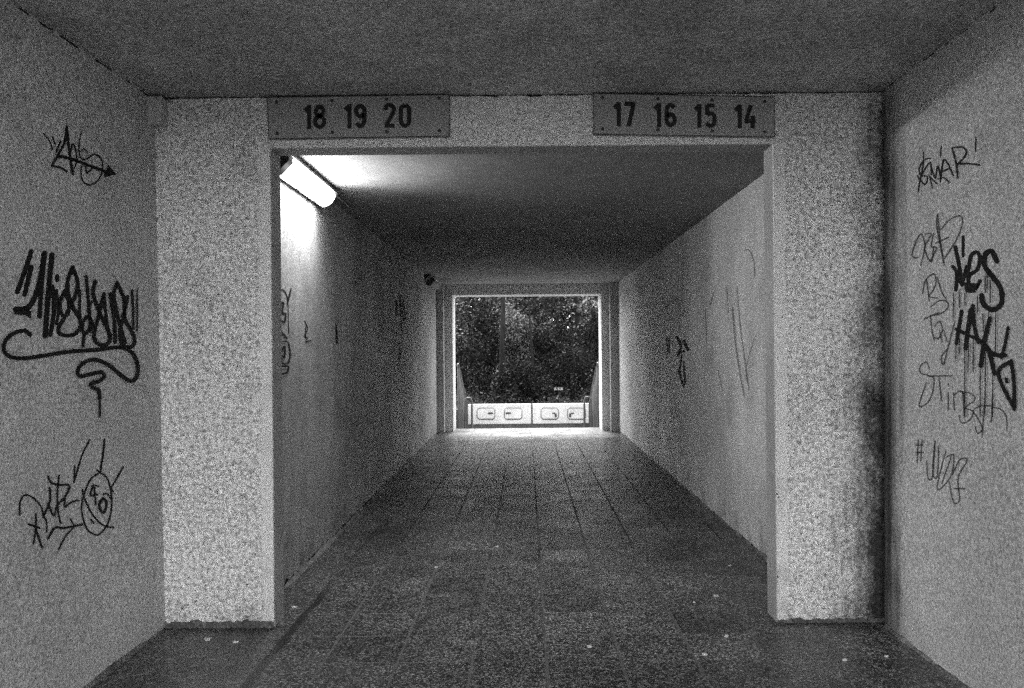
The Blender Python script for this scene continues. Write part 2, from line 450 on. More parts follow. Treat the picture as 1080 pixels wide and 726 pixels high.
# passage walls -----------------------------------------------------------
m = MB(); y0, y1 = YP+.18, 14.62
m.prism([(TL0-.45,y0,0),(TL0,y0,0),(TL1,y1,0),(TL1-.45,y1,0)], [(TL0-.45,y0,TC-.002),(TL0,y0,TC-.002),(TL1,y1,TC-.002),(TL1-.45,y1,TC-.002)])
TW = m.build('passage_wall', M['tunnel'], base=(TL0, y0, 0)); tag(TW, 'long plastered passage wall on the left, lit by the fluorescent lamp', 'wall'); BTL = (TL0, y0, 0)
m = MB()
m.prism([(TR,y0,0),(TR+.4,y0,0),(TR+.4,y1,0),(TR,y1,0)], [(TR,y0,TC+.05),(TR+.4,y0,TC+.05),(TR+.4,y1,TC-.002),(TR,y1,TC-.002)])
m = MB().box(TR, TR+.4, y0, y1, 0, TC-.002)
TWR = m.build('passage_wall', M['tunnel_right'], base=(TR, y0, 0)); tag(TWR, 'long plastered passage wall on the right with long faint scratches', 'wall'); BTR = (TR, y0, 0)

# exit portal -------------------------------------------------------------
ep = thing('exit_portal', (0, 14.6, 0), 'stepped concrete frame round the bright exit at the far end of the underpass', 'portal')
EB = (0, 14.6, 0)
MB().box(TL1-.4, -1.518, 14.62, 14.90, 0, TC-.002).build('outer_step', M['reveal'], ep, EB, bevel=.006)
MB().box(1.548, TR+.4, 14.62, 14.90, 0, TC-.002).build('outer_step', M['reveal'], ep, EB, bevel=.006)
m = MB().box(TL1-.4, -1.375, 14.90, 15.46, 0, 2.55).box(1.41, TR+.4, 14.90, 15.46, 0, 2.55).box(TL1-.4, TR+.4, 14.90, 15.46, 2.55, 2.82)
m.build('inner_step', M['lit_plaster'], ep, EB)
# headwalls holding the embankment
def head(y0, y1, xa, xb, ztop, label):
    o = MB().box(-40, xa, y0, y1, -.9, ztop).box(xb, 40, y0, y1, -.9, ztop).build('head_wall', M['head_concrete'], base=(0, y0, 0))
    return tag(o, label, 'wall')
head(15.1, 15.45, TL1-.4, TR+.4, 2.81, 'concrete head wall outside the bright exit of the underpass')
head(YW-.25, YW, -2.29, 2.2, 2.85, 'concrete head wall at the open end of the entrance hall')

# outside the exit: steps down, wing walls, railings, white barrier --------
s = MB()
for k in range(4):
    s.box(-1.62, 1.66, 15.42+.28*k, 15.42+.28*(k+1), -.9, -.15*(k+1))
tag(s.build('steps', M['head_concrete'], base=(0,15.42,-.6)), 'concrete steps descending just outside the bright exit', 'steps')
for sx, x0, x1, w in ((-1, -1.82, -1.62, 'left'), (1, 1.66, 1.86, 'right')):
    tag(MB().box(x0, x1, 15.45, 18.3, -.9, .2).build('wing_wall', M['dark_concrete'], base=(x0, 15.45, -.6)),
        'low dark wing wall beside the %s railing outside the exit' % w, 'wall')
tag(MB().box(-1.82, 1.86, 18.3, 18.5, -.9, .16).build('retaining_wall', M['dark_concrete'], base=(0, 18.3, -.6)), 'low dark retaining wall of the planted bank behind the white barrier', 'wall')
def railing(x, label, sx):
    b = (x, 15.9, -.6)
    t = thing('railing', b, label, 'railing', 'railings beside the exit steps')
    top0, top1 = Vector((x, 15.6, 1.24)), Vector((x, 17.62, .36))
    MB().tube([top0, top1, top1+Vector((0,.06,-.06)), Vector((x, 17.69, -.6))], .028, 8).build('handrail', M['steel'], t, b, True)
    MB().tube([top0+Vector((0,.1,-.62)), top1+Vector((0,0,-.5))], .018, 8).build('lower_rail', M['steel'], t, b, True)
    for k in range(9):
        f = (k+.4)/9.2; p = top0.lerp(top1, f); gz_ = max(-.6, -.15*(1+int((p.y-15.42)/.28)))
        MB().tube([p, (p.x, p.y, gz_)], .011 if k not in (0, 4) else .022, 6).build('bar' if k not in (0, 4) else 'post', M['steel'], t, b, True)
    # bent hoop at the foot
    xo = x - sx*.02
    MB().tube([(xo, 17.0, -.6), (xo-sx*.0, 17.0, .42), (xo-sx*.04, 17.0, .5), (xo-sx*.12, 17.0, .5), (xo-sx*.15, 17.0, .42), (xo-sx*.15, 17.0, -.6)], .022, 8).build('hoop', M['steel'], t, b, True)
railing(-1.34, 'steel stair railing sloping down at the left edge of the bright exit', -1)
railing(1.40, 'steel stair railing sloping down at the right edge of the bright exit', 1)

YB = 18.02
bw = thing('barrier', (.05, YB, -.6), 'low white barrier of two boards with rounded hatches across the far exit', 'barrier')
BB = (.05, YB, -.6)
q0 = on_plane((0, YB, 0), (0, 1, 0))
zt, zb = q0(558, 426.2).z, q0(558, 447.2).z
xa, xm0, xm1, xb = q0(493.8, 437).x, q0(560.2, 437).x, q0(561.8, 437).x, q0(626, 437).x
MB().box(xa-.02, xb+.02, YB+.03, YB+.22, -.6, zb).build('plinth', M['dark_concrete'], bw, BB)
def ribbon(pts, w, closed=False):
    pts = [Vector((p[0], p[1])) for p in pts]
    n = len(pts); L = []; Rr = []
    for i in range(n):
        a = pts[i-1] if (i or closed) else pts[0]; b = pts[(i+1) % n] if (i < n-1 or closed) else pts[-1]
        d = (b-a); d = d.normalized() if d.length > 1e-9 else Vector((1,0))
        ww = (w(i/(n-1)) if callable(w) else w)/2
        nn = Vector((-d.y, d.x)); L.append(pts[i]+nn*ww); Rr.append(pts[i]-nn*ww)
    v = L+Rr; f = [(i, i+1, n+i+1, n+i) for i in range(n-1)]
    if closed: f.append((n-1, 0, n, 2*n-1))
    return v, f
def smooth_pts(P, step=.9):
    P = [Vector((float(a), float(b))) for a, b in P]
    if len(P) == 2:
        n = max(2, int((P[1]-P[0]).length/step)); return [P[0].lerp(P[1], i/n) for i in range(n+1)]
    out = []
    for i in range(len(P)-1):
        p0 = P[max(i-1,0)]; p1 = P[i]; p2 = P[i+1]; p3 = P[min(i+2, len(P)-1)]
        n = max(3, int((p2-p1).length/step))
        for k in range(n):
            t = k/n
            out.append(.5*((2*p1)+(p2-p0)*t+(2*p0-5*p1+4*p2-p3)*t*t+(3*p1-p0-3*p2+p3)*t**3))
    out.append(P[-1]); return out
MB().box(xm0-.03, xm1+.03, YB+.035, YB+.12, zb+.003, zt-.01).build('post', M['dark_concrete'], bw, BB)
for (pa, pb, hs) in ((xa, xm0, (0, 1)), (xm1, xb, (2, 3))):
    pn = MB().box(pa, pb, YB, YB+.09, zb+.002, zt).build('board', M['white_board'], bw, BB, bevel=.012)
    for h in hs:
        # open-topped rounded outline of a hatch, pressed as a raised bead, and a dark latch
        u0, u1 = ((503.2, 522), (532, 550.5), (570.6, 589), (598.5, 617.4))[h]
        yb_ = 442.3; yt = 430.5
        c = []
        left = h in (0, 2); full = True
        pth = [((u0+u1)/2, yt), (u0+2, yt), (u0, yt+2), (u0, yb_-2), (u0+2, yb_), (u1-2, yb_), (u1, yb_-2), (u1, yt+2), (u1-2, yt), ((u0+u1)/2, yt)]
        mb = MB(); pp = [q0(*p) for p in pth]
        mb.tube([(p.x, YB-.002, p.z) for p in pp], [.006,.006,.006,.009,.013,.013,.009,.006,.006,.006], 6); mb.build('hatch_frame', M['dark_metal'], pn, BB)
        mb = MB()
        cu = (517.5, 536, 586, 601.2)[h]; cv = (436, 436, 438.3, 438.3)[h]
        p = q0(cu, cv); pw, ph = ((.055, .018) if h < 2 else (.022, .04))
        mb.box(p.x-pw, p.x+pw, YB-.02, YB-.001, p.z-ph, p.z+ph)
        if h >= 2:
            q = q0(cu-2 if h == 2 else cu+2.5, 436); mb.box(q.x-.035, q.x+.035, YB-.014, YB-.001, q.z-.012, q.z+.012)
        mb.build('latch', M['dark_metal'], pn, BB, bevel=.004)

# ------------------------------------------------------------------ graffiti: thin paint lying on the walls
def graffiti(name, wall, base, plane, strokes, org, sc, mat, inward, label=None, fills=(), wk=1.0):
    mb = MB(); lay = [0]
    def put(v, f, outline=None):
        off = .0012 + .00008*lay[0]; lay[0] += 1
        mb.add([plane(org[0]+p[0]/sc, org[1]+p[1]/sc) + inward*off for p in v], f)
    for P, w in strokes:
        w = w*wk*1.1
        pts = smooth_pts(P, 3.0)
        n = len(pts)
        rs = random.random()*9
        wf = lambda t: w*(1+.14*noise.noise(Vector((t*n*.22, rs, 0))))*(1 if w > 9 else .8+.3*min(1, 4*t, 4*(1-t)+.4))
        put(*ribbon(pts, wf))
        if w > 6:
            for e in (pts[0], pts[-1]):
                k = 10; c = [e + Vector((math.cos(2*math.pi*i/k), math.sin(2*math.pi*i/k)))*w*.48 for i in range(k)]
                put(c, [tuple(range(k))])
    for F in fills: put([Vector(p) for p in F], [tuple(range(len(F)))])
    o = mb.build(name, mat, wall, base)
    if label: o['label'] = label
    return o
PLl = on_plane((xl(0), 0, 0), (1, 0, .012)); PLr = on_plane((xr(0), 0, 0), (1, 0, -.008))
INl = Vector((1, 0, 0)); INr = Vector((-1, 0, 0))
A = [([(292,135),(330,185),(350,240)],9),([(350,155),(370,215)],8),([(375,255),(405,185)],12),([(345,350),(390,270),(430,190),(445,90)],15),
 ([(445,90),(455,200),(470,310),(485,405)],16),([(345,350),(400,362),(445,388)],12),([(470,255),(482,205),(500,225),(510,290),(505,340),(490,370)],9),
 ([(542,120),(530,180),(525,250),(540,300),(575,305),(620,275),(665,290),(685,340),(675,410),(640,460),(590,478),(550,450),(538,400),(545,350)],8),
 ([(535,255),(560,235),(582,258)],9),([(570,350),(578,395),(610,370)],10),([(385,285),(460,300),(560,335),(700,388)],18)]
graffiti('graffiti_tag', HL, BL, PLl, A, (0,120), 6.353, M['ink'], INl, 'small black tag struck through by an arrow', [[(720,342),(778,408),(690,427)]])
B = [([(125,58),(105,120),(68,222)],18),([(125,120),(98,232)],18),([(178,65),(160,170),(140,240),(110,285),(60,292)],20),([(178,65),(165,200),(158,320)],18),
 ([(208,72),(195,200),(180,400)],20),([(210,200),(215,300),(200,395)],16),([(228,158),(228,174)],16),([(225,215),(232,300),(225,350)],11),
 ([(260,215),(240,260),(245,310),(270,310),(275,260),(255,225)],14),([(318,215),(318,300),(322,345)],11),
 ([(290,122),(268,190),(285,270),(322,345),(300,390),(250,395),(232,370),(270,300),(310,200),(290,122)],15),
 ([(345,160),(350,230),(360,340),(355,375),(335,390),(330,350),(350,320),(368,345),(360,380)],13),([(335,395),(330,440)],12),([(350,300),(365,260)],10),
 ([(380,180),(372,230),(400,310),(440,400),(420,435),(385,425),(375,390),(390,330),(415,230)],15),([(415,230),(425,330),(440,420)],12),
 ([(440,230),(455,330),(460,425)],14),([(468,185),(455,230),(470,320),(500,425)],14),
 ([(468,185),(495,250),(500,330),(535,400),(530,440),(490,435),(480,380),(495,310),(510,240)],14),([(528,215),(532,290),(533,370)],9),([(548,210),(548,380)],6),
 ([(115,395),(95,378),(50,388),(15,420),(12,462),(50,487),(130,485),(250,465),(380,455),(480,445),(530,470),(550,520),(545,565),(520,580),(480,555),(430,515),(380,495),(335,505),(308,535),(315,560),(350,555),(400,545),(415,560),(395,580),(362,590),(365,605),(390,615),(397,650)],15),
 ([(397,650),(397,725)],8)]
graffiti('graffiti_tag', HL, BL, PLl, B, (0,250), 3.819, M['ink'], INl, 'large black looping tag with a long underline swash', [[(48,285),(90,282),(120,300),(118,330),(95,315),(50,312)]])
C = [([(438,72),(395,160),(355,295)],9),([(355,215),(352,305)],9),([(518,72),(510,150),(495,250)],11),([(475,238),(495,250)],8),([(620,222),(575,300),(555,335),(565,355)],9),
 ([(490,252),(530,280),(553,360),(555,450),(535,530),(500,580),(470,592),(425,565),(400,500),(392,430),(410,360),(440,290),(490,252)],9),
 ([(395,345),(410,400),(450,480),(510,540),(568,553)],9),([(455,320),(440,375),(478,372)],10),([(460,330),(468,428)],10),([(465,320),(485,330)],8),
 ([(505,392),(488,430),(500,468),(520,460),(525,410),(505,392)],14),([(510,372),(530,368),(550,395)],8),([(440,510),(458,530)],9),
 ([(52,485),(50,430),(65,385),(95,375),(135,400),(170,445),(178,495)],9),([(178,495),(215,410),(215,335)],11),([(205,420),(235,488),(250,440)],10),
 ([(265,268),(255,380),(262,480),(275,530)],10),([(205,272),(220,305),(260,320),(320,322),(300,380),(255,430)],11),([(300,378),(295,440),(330,415),(372,404)],9),
 ([(178,490),(195,520),(197,575)],9),([(205,612),(240,555),(290,555),(350,545),(392,535)],12),([(325,505),(345,540)],9),([(350,545),(300,600),(262,672)],9),
 ([(97,535),(155,555)],12),([(135,480),(135,560),(122,640)],11),([(130,545),(168,662)],11)]
graffiti('graffiti_tag', HL, BL, PLl, C, (10,450), 5.186, M['ink'], INl, 'black marker scrawl ending in an oval face')
E_ = [([(160,110),(158,165),(145,230),(140,265)],5),([(190,135),(165,140),(145,170),(150,200),(175,205),(165,235),(135,200)],5),([(150,205),(185,150),(190,200)],5),
 ([(190,165),(205,210),(215,165),(228,215)],5),([(228,85),(225,130)],4),([(225,225),(240,140),(275,200)],6),([(230,185),(258,175)],5),
 ([(270,95),(285,150),(292,210)],6),([(270,95),(310,92),(325,115),(300,150),(285,158)],6),([(285,158),(330,155),(375,160)],6),([(362,50),(360,110)],4),
 ([(185,205),(195,250)],4),([(215,215),(240,210),(262,230)],4),([(180,200),(215,235)],4)]
graffiti('graffiti_tag', HR, BR, PLr, E_, (930,130), 3.627, M['pen'], INr, 'thin black marker tag at the top')
E2 = [([(150,545),(165,470),(150,425),(125,470),(118,510),(140,515)],5),([(165,425),(190,425),(165,480),(190,530),(200,470)],5),([(200,420),(190,470),(210,480),(185,530)],5),
 ([(215,345),(212,400),(240,540)],5),([(240,545),(225,450),(215,350)],5),([(205,460),(260,435)],5),([(225,410),(260,370),(300,355),(310,380),(290,440),(240,520)],5)]
graffiti('graffiti_tag', HR, BR, PLr, E2, (930,130), 3.627, M['marker'], INr, 'grey pencil tag left of the dripping letters')
D2 = [([(85,255),(95,205),(125,178),(135,195),(130,230),(108,265)],5),([(100,200),(110,285)],5),([(105,265),(145,272)],4),([(140,190),(160,250),(175,275)],5),([(115,305),(150,280),(178,285),(180,310),(150,332),(125,335)],5),
 ([(88,352),(150,325)],5),([(115,335),(120,390),(130,435)],5),([(130,380),(150,360),(160,395),(145,425),(128,420)],5),([(150,395),(160,440)],4),([(165,390),(180,440)],4),([(210,355),(185,450),(165,525),(158,495),(185,460)],5)]
graffiti('graffiti_tag', HR, BR, PLr, D2, (950,240), 3.631, M['marker'], INr, 'thin pencil letters BJ toy')
F = [([(160,190),(150,165),(130,175),(130,200),(160,210),(175,225),(160,290),(125,310),(150,230)],4),([(150,210),(235,210)],4),([(190,210),(200,295)],4),([(222,265),(222,325)],4),([(222,235),(222,241)],4),
 ([(240,265),(242,325)],4),([(240,275),(262,260),(275,275),(275,300)],4),([(270,260),(275,350)],4),([(262,262),(300,270),(310,290),(280,315),(305,330),(290,360),(265,365),(258,340)],4),
 ([(330,310),(305,325),(320,350),(335,385),(320,400),(310,375)],4),([(345,270),(335,415)],4),([(320,310),(375,310)],4),([(370,270),(365,365)],4),([(365,315),(395,320),(415,345),(418,395)],4)]
graffiti('graffiti_tag', HR, BR, PLr, F, (930,330), 3.153, M['marker'], INr, 'grey pencil word below the drips')
F2 = [([(122,420),(118,500)],4),([(135,420),(130,495)],4),([(112,440),(140,440)],4),([(112,465),(142,465)],4),([(150,490),(155,550),(170,540),(178,425),(170,530),(185,545),(190,440)],4),
 ([(215,455),(185,585),(230,545),(240,475),(215,480)],4),([(235,470),(200,570)],4),([(225,560),(240,630),(260,620),(255,550),(285,490),(260,490),(235,540)],4),([(240,585),(280,585)],4)]
graffiti('graffiti_tag', HR, BR, PLr, F2, (930,330), 3.153, M['marker'], INr, 'faint pencil scribble after a hash sign')
Dd = [([(210,75),(225,150),(235,220)],14),([(200,150),(215,175),(212,240)],13),([(212,165),(235,215),(255,150),(262,240)],13),([(240,35),(240,110)],10),
 ([(262,160),(270,110),(292,95),(305,115),(295,160),(265,185),(262,225),(285,235),(305,205)],14),
 ([(370,130),(350,92),(325,105),(325,150),(355,190),(385,235),(388,290),(355,315),(320,295),(312,260)],18),
 ([(235,320),(222,400),(215,445)],13),([(270,315),(258,400),(250,465)],15),([(222,395),(260,410)],14),([(278,300),(285,380),(300,440)],14),([(278,310),(262,400)],10),([(215,390),(300,430)],12),
 ([(345,350),(325,430),(310,530)],17),([(300,430),(340,470),(362,560)],16),([(415,385),(405,440),(390,500)],12),([(320,450),(360,485),(405,490)],15),
 ([(428,512),(378,560),(440,695)],14),([(440,695),(438,590),(428,512)],14),([(408,580),(412,592)],12)]
for x, a, b in ((207,250,350),(228,235,310),(250,250,300),(320,330,400),(250,465,726),(283,430,555),(310,530,726),(330,470,720),(358,560,726),(370,320,480),(265,430,560),(232,420,485),(300,260,330),(330,180,250),(350,200,290),(345,310,350),(338,160,235),(218,450,510)):
    Dd.append(([(x,a),(x+random.uniform(-2,2),b)], 3.4))
graffiti('graffiti_tag', HR, BR, PLr, Dd, (950,240), 3.631, M['ink'], INr, 'thick dripping black letters MES HAK with a diamond', [[(245,210),(300,215),(290,250),(255,250)]])
nL = Vector((y1-y0, TL0-TL1, 0)).normalized(); PTl = on_plane((TL0, y0, 0), nL)
G = [([(60,110),(75,105),(90,130),(95,165)],6),([(108,100),(92,165)],8),([(95,165),(98,290)],4),([(62,165),(75,160),(70,200),(82,205)],9),([(60,230),(80,240),(85,205)],8),([(58,275),(90,310)],9),
 ([(65,320),(62,400),(85,420),(103,390),(95,330),(65,325)],7),([(62,370),(80,345),(78,390),(60,375)],9),([(70,430),(95,430),(90,455),(62,465)],8)]
graffiti('graffiti_tag', TW, BTL, PTl, G, (280,280), 4.033, M['ink'], nL, 'black upright scrawl just inside the mouth', wk=.8)
G2 = [([(165,235),(178,270),(165,300),(180,310)],4),([(170,260),(172,330)],4),([(170,325),(195,320)],4),([(300,255),(303,330)],7),([(555,150),(560,210)],9),([(572,130),(578,230)],9),([(585,150),(590,250)],8),([(575,235),(580,290)],8),([(570,330),(570,400)],9)]
graffiti('graffiti_tag', TW, BTL, PTl, G2, (280,280), 4.033, M['pen'], nL)
PTr = on_plane((TR, 0, 0), (1, 0, 0))
H = [([(405,215),(420,370),(445,520)],6),([(420,140),(435,300),(462,500)],4),([(485,310),(455,410),(455,470)],3),([(385,140),(390,230)],3),([(340,160),(325,210)],4),([(440,15),(465,15),(480,60),(482,110)],4),
 ([(150,245),(195,190),(225,190),(238,230)],4),([(310,220),(315,340)],3),([(355,430),(370,505)],3)]
graffiti('scratches', TWR, BTR, PTr, H, (650,260), 3.3, M['faint'], INr)
H2 = [([(180,320),(182,370)],10),([(210,315),(225,345),(215,380)],9),([(235,330),(250,360)],10),([(215,370),(235,365)],8),([(228,380),(222,440),(235,490)],6),([(235,400),(240,480)],6),([(215,430),(230,470)],6)]
graffiti('graffiti_tag', TWR, BTR, PTr, H2, (650,260), 3.3, M['pen'], INr)

# crumbled joints where walls meet the ceiling and floor --------------------
def joint(wall, base, p0, p1, nrm, along_dn, w, gaps, seed, name='joint'):
    """ragged dark seam of a few millimetres lying on a face, from p0 to p1"""
    p0 = Vector(p0); p1 = Vector(p1); dn = Vector(along_dn); nrm = Vector(nrm)
    L = (p1-p0).length; n = int(L/.012); mb = MB()
    vs = []; fs = []
    for i in range(n+1):
        p = p0.lerp(p1, i/n); s = i*.012
        a = w*(.35+1.1*max(0, noise.noise(Vector((s*9, seed, 0)))+.25+.35*noise.noise(Vector((s*40, seed, 4)))))
        o = w*.5*noise.noise(Vector((s*5, seed, 8)))
        vs += [p+dn*(max(0, o)) + nrm*.0015, p+dn*(max(0, o)+a) + nrm*.0015]
    for i in range(n):
        s = i*.012
        if noise.noise(Vector((s*7, seed, 17))) > gaps: fs.append((2*i, 2*i+2, 2*i+3, 2*i+1))
    mb.add(vs, fs); return mb.build(name, M['joint'], wall, base)
joint(HL, BL, (xl(HC), 2.6, HC-.006), (xl(HC), YP, HC-.006), (1,0,0), (0,0,-1), .013, .0, 1)
joint(HR, BR, (xr(HC), 2.6, HC-.006), (xr(HC), YP-.07, HC-.006), (-1,0,0), (0,0,-1), .010, .05, 2)
joint(HL, BL, (xl(0), 2.6, .001), (xl(0), YP, .001), (1,0,0), (0,0,1), .012, -.5, 3)
joint(HR, BR, (xr(0), 2.6, .001), (xr(0), YP-.07, .001), (-1,0,0), (0,0,1), .016, -.5, 4)
joint(pt, PB, (-2.0, YP-.007, HC-.006), (1.96, YP-.007, HC-.006), (0,-1,0), (0,0,-1), .008, .05, 5)
joint(TW, BTL, (TL0, y0, .001), (TL1, y1, .001), nL, (0,0,1), .03, -.6, 6)
joint(TWR, BTR, (TR, y0, .001), (TR, y1, .001), (-1,0,0), (0,0,1), .016, -.6, 7)

def dirt(x0, x1, ya, yb, sx, wmax, seed):
    m = MB(); n = int((yb-ya)/.03); vs = []; fs = []
    for i in range(n+1):
        y = ya+(yb-ya)*i/n; x = x0+(x1-x0)*i/n
        w = wmax*max(.12, .55+.9*noise.noise(Vector((y*1.7, seed, 0)))+.35*noise.noise(Vector((y*9, seed, 3))))
        hgt = .05*w/wmax*.6
        for k, (a, c) in enumerate(((0, 1), (.3, .62), (.65, .25), (1, -.02))):
            vs.append((x-sx*(a*w), y, max(.001 if k < 3 else -.004, hgt*c*(1+.5*noise.noise(Vector((y*30, k*3, seed)))))))
    for i in range(n):
        for k in range(3): a = i*4+k; fs.append((a, a+1, a+5, a+4) if sx < 0 else (a, a+4, a+5, a+1))
    m.add(vs, fs); return tag(m.build('dirt', M['grit'], smooth=True), None, None, None, 'stuff')
for d, lb in ((dirt(TL0, TL1, y0, 14.6, -1, .055, 2), 'loose grit along the foot of the left passage wall'),
              (dirt(TR, TR, y0, 14.6, 1, .022, 5), 'thin line of grit along the foot of the right passage wall'),
              (dirt(xl(0), xl(0), 2.0, YP-.02, -1, .02, 7), 'thin line of grit under the three tags of the left side wall'),
              (dirt(xr(0), xr(0), 2.0, YP-.08, 1, .035, 9), 'loose grit under the dripping graffiti of the right side wall')):
    tag(d, lb, 'dirt')
# ------------------------------------------------------------------ number signs on the lintel
DIG = {
 '0': [[(.25,.92),(.40,.80),(.42,.5),(.40,.2),(.25,.08),(.10,.2),(.08,.5),(.10,.8),(.25,.92)]],
 '1': [[(.06,.74),(.24,.92)], [(.24,.98),(.24,0)]],
 '2': [[(.08,.72),(.12,.88),(.25,.92),(.40,.85),(.42,.70),(.34,.50),(.10,.10)], [(.05,.085),(.46,.085)]],
 '4': [[(.27,.96),(.08,.32)], [(.02,.29),(.48,.29)], [(.35,.52),(.35,0)]],
 '5': [[(.42,.915),(.12,.915)], [(.13,.95),(.12,.52)], [(.12,.52),(.26,.60),(.40,.50),(.42,.30),(.36,.12),(.22,.08),(.08,.20)]],
 '6': [[(.40,.78),(.27,.92),(.12,.80),(.09,.5),(.10,.22),(.25,.08),(.40,.20),(.41,.38),(.27,.54),(.12,.42)]],
 '7': [[(.04,.915),(.46,.915)], [(.41,.92),(.20,0)]],
 '8': [[(.25,.54),(.38,.63),(.39,.80),(.25,.92),(.11,.80),(.12,.63),(.25,.54),(.41,.42),(.42,.22),(.25,.08),(.08,.22),(.09,.42),(.25,.54)]],
 '9': [[(.10,.22),(.23,.08),(.38,.20),(.41,.5),(.40,.78),(.25,.92),(.10,.80),(.09,.62),(.23,.46),(.38,.58)]],
}
def sign(corners, label, nums):
    """corners: tl, tr, br, bl in the photograph; nums: (text, left px, right px, top px, bottom px)"""
    YS = YP - .028
    pl = on_plane((0, YS, 0), (0, 1, 0))
    P = [pl(*c) for c in corners]
    ctr = sum(P, Vector())/4; b = tuple(ctr)
    t = thing('number_sign', b, label, 'sign', 'number signs over the passage')
    m = MB(); fr = [(p.x, YS, min(p.z, HC-.006)) for p in P]; bk = [(p[0], YP+.006, p[2]) for p in fr]
    m.add(fr+bk, [(0,3,2,1),(4,5,6,7),(0,1,5,4),(1,2,6,5),(2,3,7,6),(3,0,4,7)])
    m.build('plate', M['sign'], t, b, bevel=.003)
    # dark folded edge
    inset = .004; mb = MB(); P2 = [Vector(p) for p in fr]
    for i in range(4):
        a = P2[i]; c = P2[(i+1) % 4]; k1 = a+(Vector(b)-a)*.004; k2 = c+(Vector(b)-c)*.004
        u = (c-a).normalized(); nn = Vector((-u.z, 0, u.x)); nn = nn if nn.dot(Vector(b)-a) > 0 else -nn
        wd = .0042 if i in (0, 2) else .003
        mb.add([a+Vector((0,-.001,0)), c+Vector((0,-.001,0)), c+nn*wd-u*wd+Vector((0,-.001,0)), a+nn*wd+u*wd+Vector((0,-.001,0))], [(0,1,2,3)])
    mb.build('edge', M['sign_edge'], t, b)
    for txt, u0, u1, v0, v1 in nums:
        mb = MB(); lay = 0
        cw = 13.0
        for k, ch in enumerate(txt):
            ox = u0-.6 if k == 0 else u1-12.3
            for s in DIG[ch]:
                pts = smooth_pts([(x*100, y*100) for x, y in s], 6)
                vv, ff = ribbon(pts, 17)
                mb.add([pl(ox + p.x/50*cw, v1 - p.y/100*(v1-v0)) + Vector((0, -.0015-.0001*lay, 0)) for p in vv], ff); lay += 1
        mb.build('number', M['black_paint'], t, b)
    for f in (.05, .355, .655, .945):
        for g_ in (.13, .87):
            a = P[0].lerp(P[1], f); c = P[3].lerp(P[2], f); p = a.lerp(c, g_)
            MB().tube([(p.x, YS+.002, p.z), (p.x, YS-.004, p.z), (p.x, YS-.006, p.z)], [.009, .009, .005], 10).build('screw', M['dark_metal'], t, b)
sign([(282,102.5),(474,97.5),(474,144),(283,147)], 'grey metal number plate reading 18 19 20 screwed to the lintel', [('18',320.5,343,110.5,136.5),('19',363,386,109.5,135.5),('20',405,433,109,135)])
sign([(626,97),(817,102),(817,145),(626,142)], 'grey metal number plate reading 17 16 15 14 screwed to the lintel', [('17',647,670,107.5,133.5),('16',689.5,713,108.5,134.5),('15',732,755,109.5,135),('14',774.5,797,110,135.5)])

# small cable box in the upper left corner
jb = MB().box(xl(2.75)-.02, xl(2.75)+.075, YP-.085, YP-.012, 2.735, 2.885).build('junction_box', M['lamp_body'], base=(xl(2.75), YP, 2.735), bevel=.014)
tag(jb, 'small grey junction box in the upper left corner under the ceiling', 'junction box')
# strip of flashing in the slot at the right corner
tag(MB().box(1.925, 1.94, YP-.045, YP-.04, 0, .16).build('metal_strip', M['steel'], base=(1.93, YP-.04, 0)), 'short metal strip in the dark slot at the foot of the right corner', 'metal strip')

